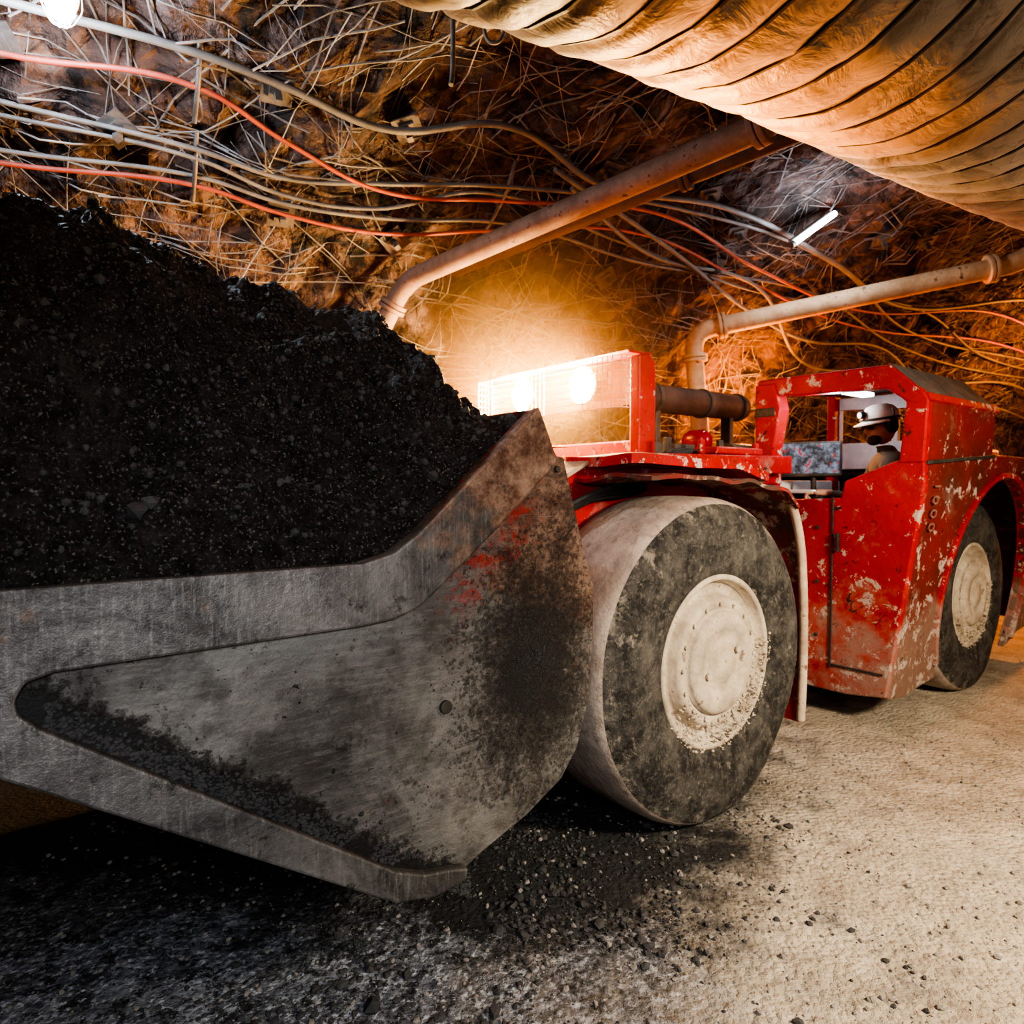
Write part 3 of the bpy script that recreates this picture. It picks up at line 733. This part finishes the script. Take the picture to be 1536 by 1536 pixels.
bodyV=[(0,0,0),(-.01,0,.16),(-.02,0,.32),(-.02,0,.43),(-.02,0,.52),(-.03,0,.58),
 (-.02,-.12,.46),(-.03,-.20,.44),(-.10,-.23,.27),(-.14,-.23,.20),(-.27,-.17,.24),(-.36,-.13,.27),
 (-.02,.12,.46),(-.03,.20,.44),(-.10,.23,.27),(-.14,.23,.20),(-.27,.18,.24),(-.36,.15,.27)]
bodyE=[(0,1),(1,2),(2,3),(3,4),(4,5),(3,6),(6,7),(7,8),(8,9),(9,10),(10,11),(3,12),(12,13),(13,14),(14,15),(15,16),(16,17)]
bodyR=[(.15,.12),(.145,.115),(.16,.12),(.13,.10),(.065,.06),(.06,.055),.085,.068,.055,.05,.042,.034,.085,.068,.055,.05,.042,.034]
skinned('torso_and_arms',bodyV,bodyE,bodyR,SHIRT)
legV=[(0,0,0),(-.02,-.10,-.01),(-.20,-.10,.03),(-.30,-.10,.02),(-.32,-.10,-.15),(-.33,-.10,-.28),(-.38,-.10,-.31),
      (-.02,.10,-.01),(-.22,.12,.03),(-.32,.12,.02),(-.34,.12,-.15),(-.35,.12,-.28),(-.40,.12,-.31)]
legE=[(0,1),(1,2),(2,3),(3,4),(4,5),(5,6),(0,7),(7,8),(8,9),(9,10),(10,11),(11,12)]
skinned('legs',legV,legE,[(.14,.12),.10,.085,.068,.058,.048,.045,.10,.085,.068,.058,.048,.045],TROU)
def hand(name,w,d,side):
    w=Vector(w); d=Vector(d).normalized(); up=Vector((0,0,1)); lat=d.cross(up).normalized()
    e=empty(name,parent=op)
    skinned('palm',[tuple(w-d*.04),tuple(w),tuple(w+d*.045),tuple(w+d*.085)],[(0,1),(1,2),(2,3)],[.026,.024,(.034,.018),(.036,.017)],SKIN,2,e)
    for i,(ofs,ln) in enumerate(((-.027,.072),(-.009,.082),(.009,.076),(.027,.060))):
        b_=w+d*.075+lat*ofs
        skinned('finger_%d'%i,[tuple(b_),tuple(b_+d*ln*.5),tuple(b_+d*ln*.72-up*ln*.38),tuple(b_+d*ln*.45-up*ln*.68)],[(0,1),(1,2),(2,3)],[.010,.0095,.009,.008],SKIN,1,e)
    b_=w+d*.02+lat*.03*side
    skinned('thumb',[tuple(b_),tuple(b_+d*.03+lat*.022*side-up*.012),tuple(b_+d*.055+lat*.012*side-up*.035)],[(0,1),(1,2)],[.013,.011,.009],SKIN,1,e)
hand('hand_near',(-.375,-.12,.275),(-1,.25,-.02),1)
hand('hand_far',(-.375,.15,.275),(-1,-.1,0),-1)
bm=bmesh.new(); bmesh.ops.create_icosphere(bm,subdivisions=5,radius=1)
for p_ in bm.verts:
    x,y,z=p_.co; fx=max(0,-x)
    X=x*.098; Y=y*.076; Z=z*.118
    if z<0: Y*=1-.28*(-z)**1.5; X*=1-.10*(-z)
    if x<0 and z<0: X-=.012*min(1,-z*1.4)*fx
    g=lambda a,b_,s: math.exp(-(((y-a)/s)**2+((z-b_)/s)**2))
    if x<-.3:
        X-=.030*math.exp(-((y/.15)**2+((z+.18)/.22)**2))
        X+=.012*(g(.38,.05,.2)+g(-.38,.05,.2))
        X-=.006*math.exp(-((y/.35)**2+((z+.52)/.08)**2))
        X-=.008*math.exp(-((y/.3)**2+((z+.85)/.18)**2))
        X-=.005*math.exp(-((y/.6)**2+((z-.22)/.1)**2))
    p_.co=(X,Y,Z)
me=bpy.data.meshes.new('head'); bm.to_mesh(me); bm.free(); me.materials.append(SKIN)
for pl in me.polygons: pl.use_smooth=True
hd=bpy.data.objects.new('head',me); COL.objects.link(hd); hd.parent=op; hd.location=(-.055,0,.70); hd.rotation_euler=(0,math.radians(-8),math.radians(28))
def sph(name,c,s,mat,parent):
    bm=bmesh.new(); bmesh.ops.create_uvsphere(bm,u_segments=24,v_segments=16,radius=1)
    for p_ in bm.verts: p_.co=(p_.co.x*s[0]+c[0],p_.co.y*s[1]+c[1],p_.co.z*s[2]+c[2])
    me=bpy.data.meshes.new(name); bm.to_mesh(me); bm.free(); me.materials.append(mat)
    for pl in me.polygons: pl.use_smooth=True
    o=bpy.data.objects.new(name,me); COL.objects.link(o); o.parent=parent; return o
EYE=mk_simple('eye',(.7,.7,.7),(.8,.8,.8),4,.2,0,0)
HAIR=mk_simple('dark_hair',(.02,.012,.008),(.05,.03,.02),30,.9,0,.5)
for s_ in (-1,1):
    sph('eye',(-.083,.028*s_,.006),(.011,.013,.011),EYE,hd); sph('iris',(-.0925,.029*s_,.006),(.003,.006,.006),BLACK,hd)
    sph('ear',(.008,.074*s_,-.005),(.020,.010,.032),SKIN,hd)
    sph('ear_muff',(.004,.090*s_,.0),(.044,.028,.054),BLACK,hd)
    tube('muff_arm',[(.004,.096*s_,.03),(.004,.115*s_,.07),(.004,.108*s_,.10)],.006,BLACK,hd)
    tube('glasses_arm',[(-.098,.055*s_,.012),(-.04,.078*s_,.014),(.0,.08*s_,.012)],.003,BLACK,hd,False)
    sph('glasses_lens',(-.102,.03*s_,.006),(.008,.029,.020),BLACK,hd)
sph('beard',(-.062,0,-.078),(.040,.050,.040),HAIR,hd)
sph('back_hair',(.035,0,.0),(.062,.074,.07),HAIR,hd)
hp=[(0,.105),(.04,.102),(.075,.088),(.098,.06),(.110,.025),(.113,.0),(.120,-.006),(.116,-.012),(.106,-.008)]
V=[];F=[];n=40
for i in range(n):
    a=2*math.pi*i/n
    for r,z in hp:
        fr=max(0,-math.cos(a))
        rr=r+(.045*fr**3 if r>.114 else 0)
        V.append((rr*math.cos(a)*1.08,rr*math.sin(a)*.92,z-(.012*fr**2 if r>.114 else 0)))
for i in range(n):
    for k in range(len(hp)-1): F.append((i*9+k,((i+1)%n)*9+k,((i+1)%n)*9+k+1,i*9+k+1))
he=mesh('helmet',V,F,HELM,hd,True); he.location=(0,0,.035)
cyl('cap_lamp',(-.115,0,.085),(-.145,0,.083),.024,BLACK,hd,20); cyl('cap_lamp_lens',(-.145,0,.083),(-.149,0,.083),.019,EYE,hd,20)
tube('helmet_band',[(.118*math.cos(a)*1.03,.118*math.sin(a)*.90,.048) for a in np.linspace(0,6.28,25)[:-1]],.007,DARK,hd,False,True)
prism('helmet_ridge',[(-.08,.105),(0,.145),(.08,.115),(.08,.10),(-.08,.09)],-.008,.008,HELM,hd)

# ---------------------------------------------------------------- lamps
fl=empty('fluorescent_lamp')
a0,a1=Vector((2.32,5.60,3.70)),Vector((2.76,5.78,4.03))
cyl('tube',a0,a1,.022,EM_W,fl)
cyl('tray',a0+Vector((.0,.04,.03)),a1+Vector((.0,.04,.03)),.026,PLATE,fl)
for a in (a0,a1): cyl('cap',a-(a1-a0).normalized()*.02,a+(a1-a0).normalized()*.02,.028,PLATE,fl)
bl=empty('bulkhead_lamp')
bc=Vector((-1.95,2.97,3.80))
sph('globe',bc,(.06,.06,.08),EM_B,bl); cyl('base',bc+Vector((0,.02,.06)),bc+Vector((0,.06,.16)),.06,PLATE,bl)
for k in range(4):
    a=k*math.pi/4; d_=Vector((math.cos(a),math.sin(a),0))*.08
    tube('cage_%d'%k,[bc+d_+Vector((0,0,.08)),bc+d_*.9+Vector((0,0,-.03)),bc+Vector((0,0,-.10)),bc-d_*.9+Vector((0,0,-.03)),bc-d_+Vector((0,0,.08))],.003,WIRE,bl)

# dusty haze added around the headlamps for their amber glow: thinning outwards
def haze():
    m=bpy.data.materials.new('lamp_glow_haze'); m.use_nodes=True; nt=m.node_tree
    nt.nodes.remove(nt.nodes['Principled BSDF'])
    v=nt.nodes.new('ShaderNodeVolumeScatter'); v.inputs['Color'].default_value=(1,.62,.28,1)
    v.inputs['Anisotropy'].default_value=.3
    tc=nt.nodes.new('ShaderNodeTexCoord')
    ln=nt.nodes.new('ShaderNodeVectorMath'); ln.operation='LENGTH'; nt.links.new(tc.outputs['Object'],ln.inputs[0])
    mr=nt.nodes.new('ShaderNodeMapRange'); mr.interpolation_type='SMOOTHSTEP'
    nt.links.new(ln.outputs['Value'],mr.inputs[0]); mr.inputs[1].default_value=0; mr.inputs[2].default_value=1.35
    mr.inputs[3].default_value=.15; mr.inputs[4].default_value=0
    nt.links.new(mr.outputs[0],v.inputs['Density'])
    nt.links.new(v.outputs[0],nt.nodes['Material Output'].inputs['Volume'])
    o=sph('lamp_glow_haze',(0,0,0),(1.36,1.36,1.36),m,L); o.location=(.35,1.6,2.5); return o
haze()

def light(name,kind,loc,e,col,size=.1,target=None,spot=None,blend=.5,sy=None):
    l=bpy.data.lights.new(name,kind); l.energy=e; l.color=col
    if kind=='AREA':
        l.size=size
        if sy: l.shape='RECTANGLE'; l.size_y=sy
    else: l.shadow_soft_size=size
    if kind=='SPOT': l.spot_size=math.radians(spot); l.spot_blend=blend
    o=bpy.data.objects.new(name,l); COL.objects.link(o); o.location=loc
    if target is not None: o.rotation_euler=(Vector(target)-Vector(loc)).to_track_quat('-Z','Y').to_euler()
    return o
light('work_light_key','SPOT',(3.2,.9,2.6),980,(1,.85,.64),.28,(2.3,3.9,.1),108,.75)
light('duct_fill_light','AREA',(3.6,1.2,1.6),14,(1,.90,.78),.5,(3.0,3.2,3.2))  # added fill, no fitting: lifts the right end of the duct
light('camera_fill_light','SPOT',(.45,-.7,2.2),255,(.92,.95,1),.25,(-.35,2.3,.85),82,.9)  # unseen fill added near the camera for bucket and ore
for k,vv in enumerate((1.36,2.02)):
    light('headlamp_beam_%d'%k,'SPOT',LW(.26,vv,2.40),270,(1,.42,.12),.07,LW(-2,vv,2.0),108,.6)
light('duct_orange_fill','SPOT',(.35,3.0,2.2),320,(1,.34,.055),.12,(.95,1.45,3.0),60,.8)  # added spot without a fitting, turns the left duct orange
light('wall_glow_fill','POINT',LW(.75,1.8,2.62),42,(1,.36,.07),.1)  # added point behind the hood for the orange glow on the wall
light('bulkhead_light','POINT',bc+Vector((.0,-.12,-.14)),85,(.70,.85,1),.06)
light('fluorescent_light','POINT',(2.5,5.45,3.6),24,(.75,.88,1),.08)
light('right_wall_fill','POINT',LW(3.5,1.95,2.6),230,(1,.33,.065),.12)  # unseen orange light added behind the cab for the right wall
light('far_wall_fill','POINT',TW(10.5,3.2,2.9),560,(1,.33,.065),.12)  # another added orange light, for the farther wall
light('operator_fill','POINT',LW(2.22,.50,2.33),9,(.85,.92,1),.06)  # fill added inside the cab to brighten the operator's face and helmet
W=bpy.data.worlds.new('mine_dark'); S.world=W; W.use_nodes=True
W.node_tree.nodes['Background'].inputs[0].default_value=(.02,.018,.016,1); W.node_tree.nodes['Background'].inputs[1].default_value=.5

cam=bpy.data.cameras.new('camera'); cam.lens=23.44; cam.sensor_width=36; cam.clip_start=.02
cam.dof.use_dof=True; cam.dof.focus_distance=2.4; cam.dof.aperture_fstop=3.2
co=bpy.data.objects.new('camera',cam); COL.objects.link(co); co.location=(0,0,1.72); co.rotation_euler=(math.radians(90-2.4),0,0)
S.camera=co
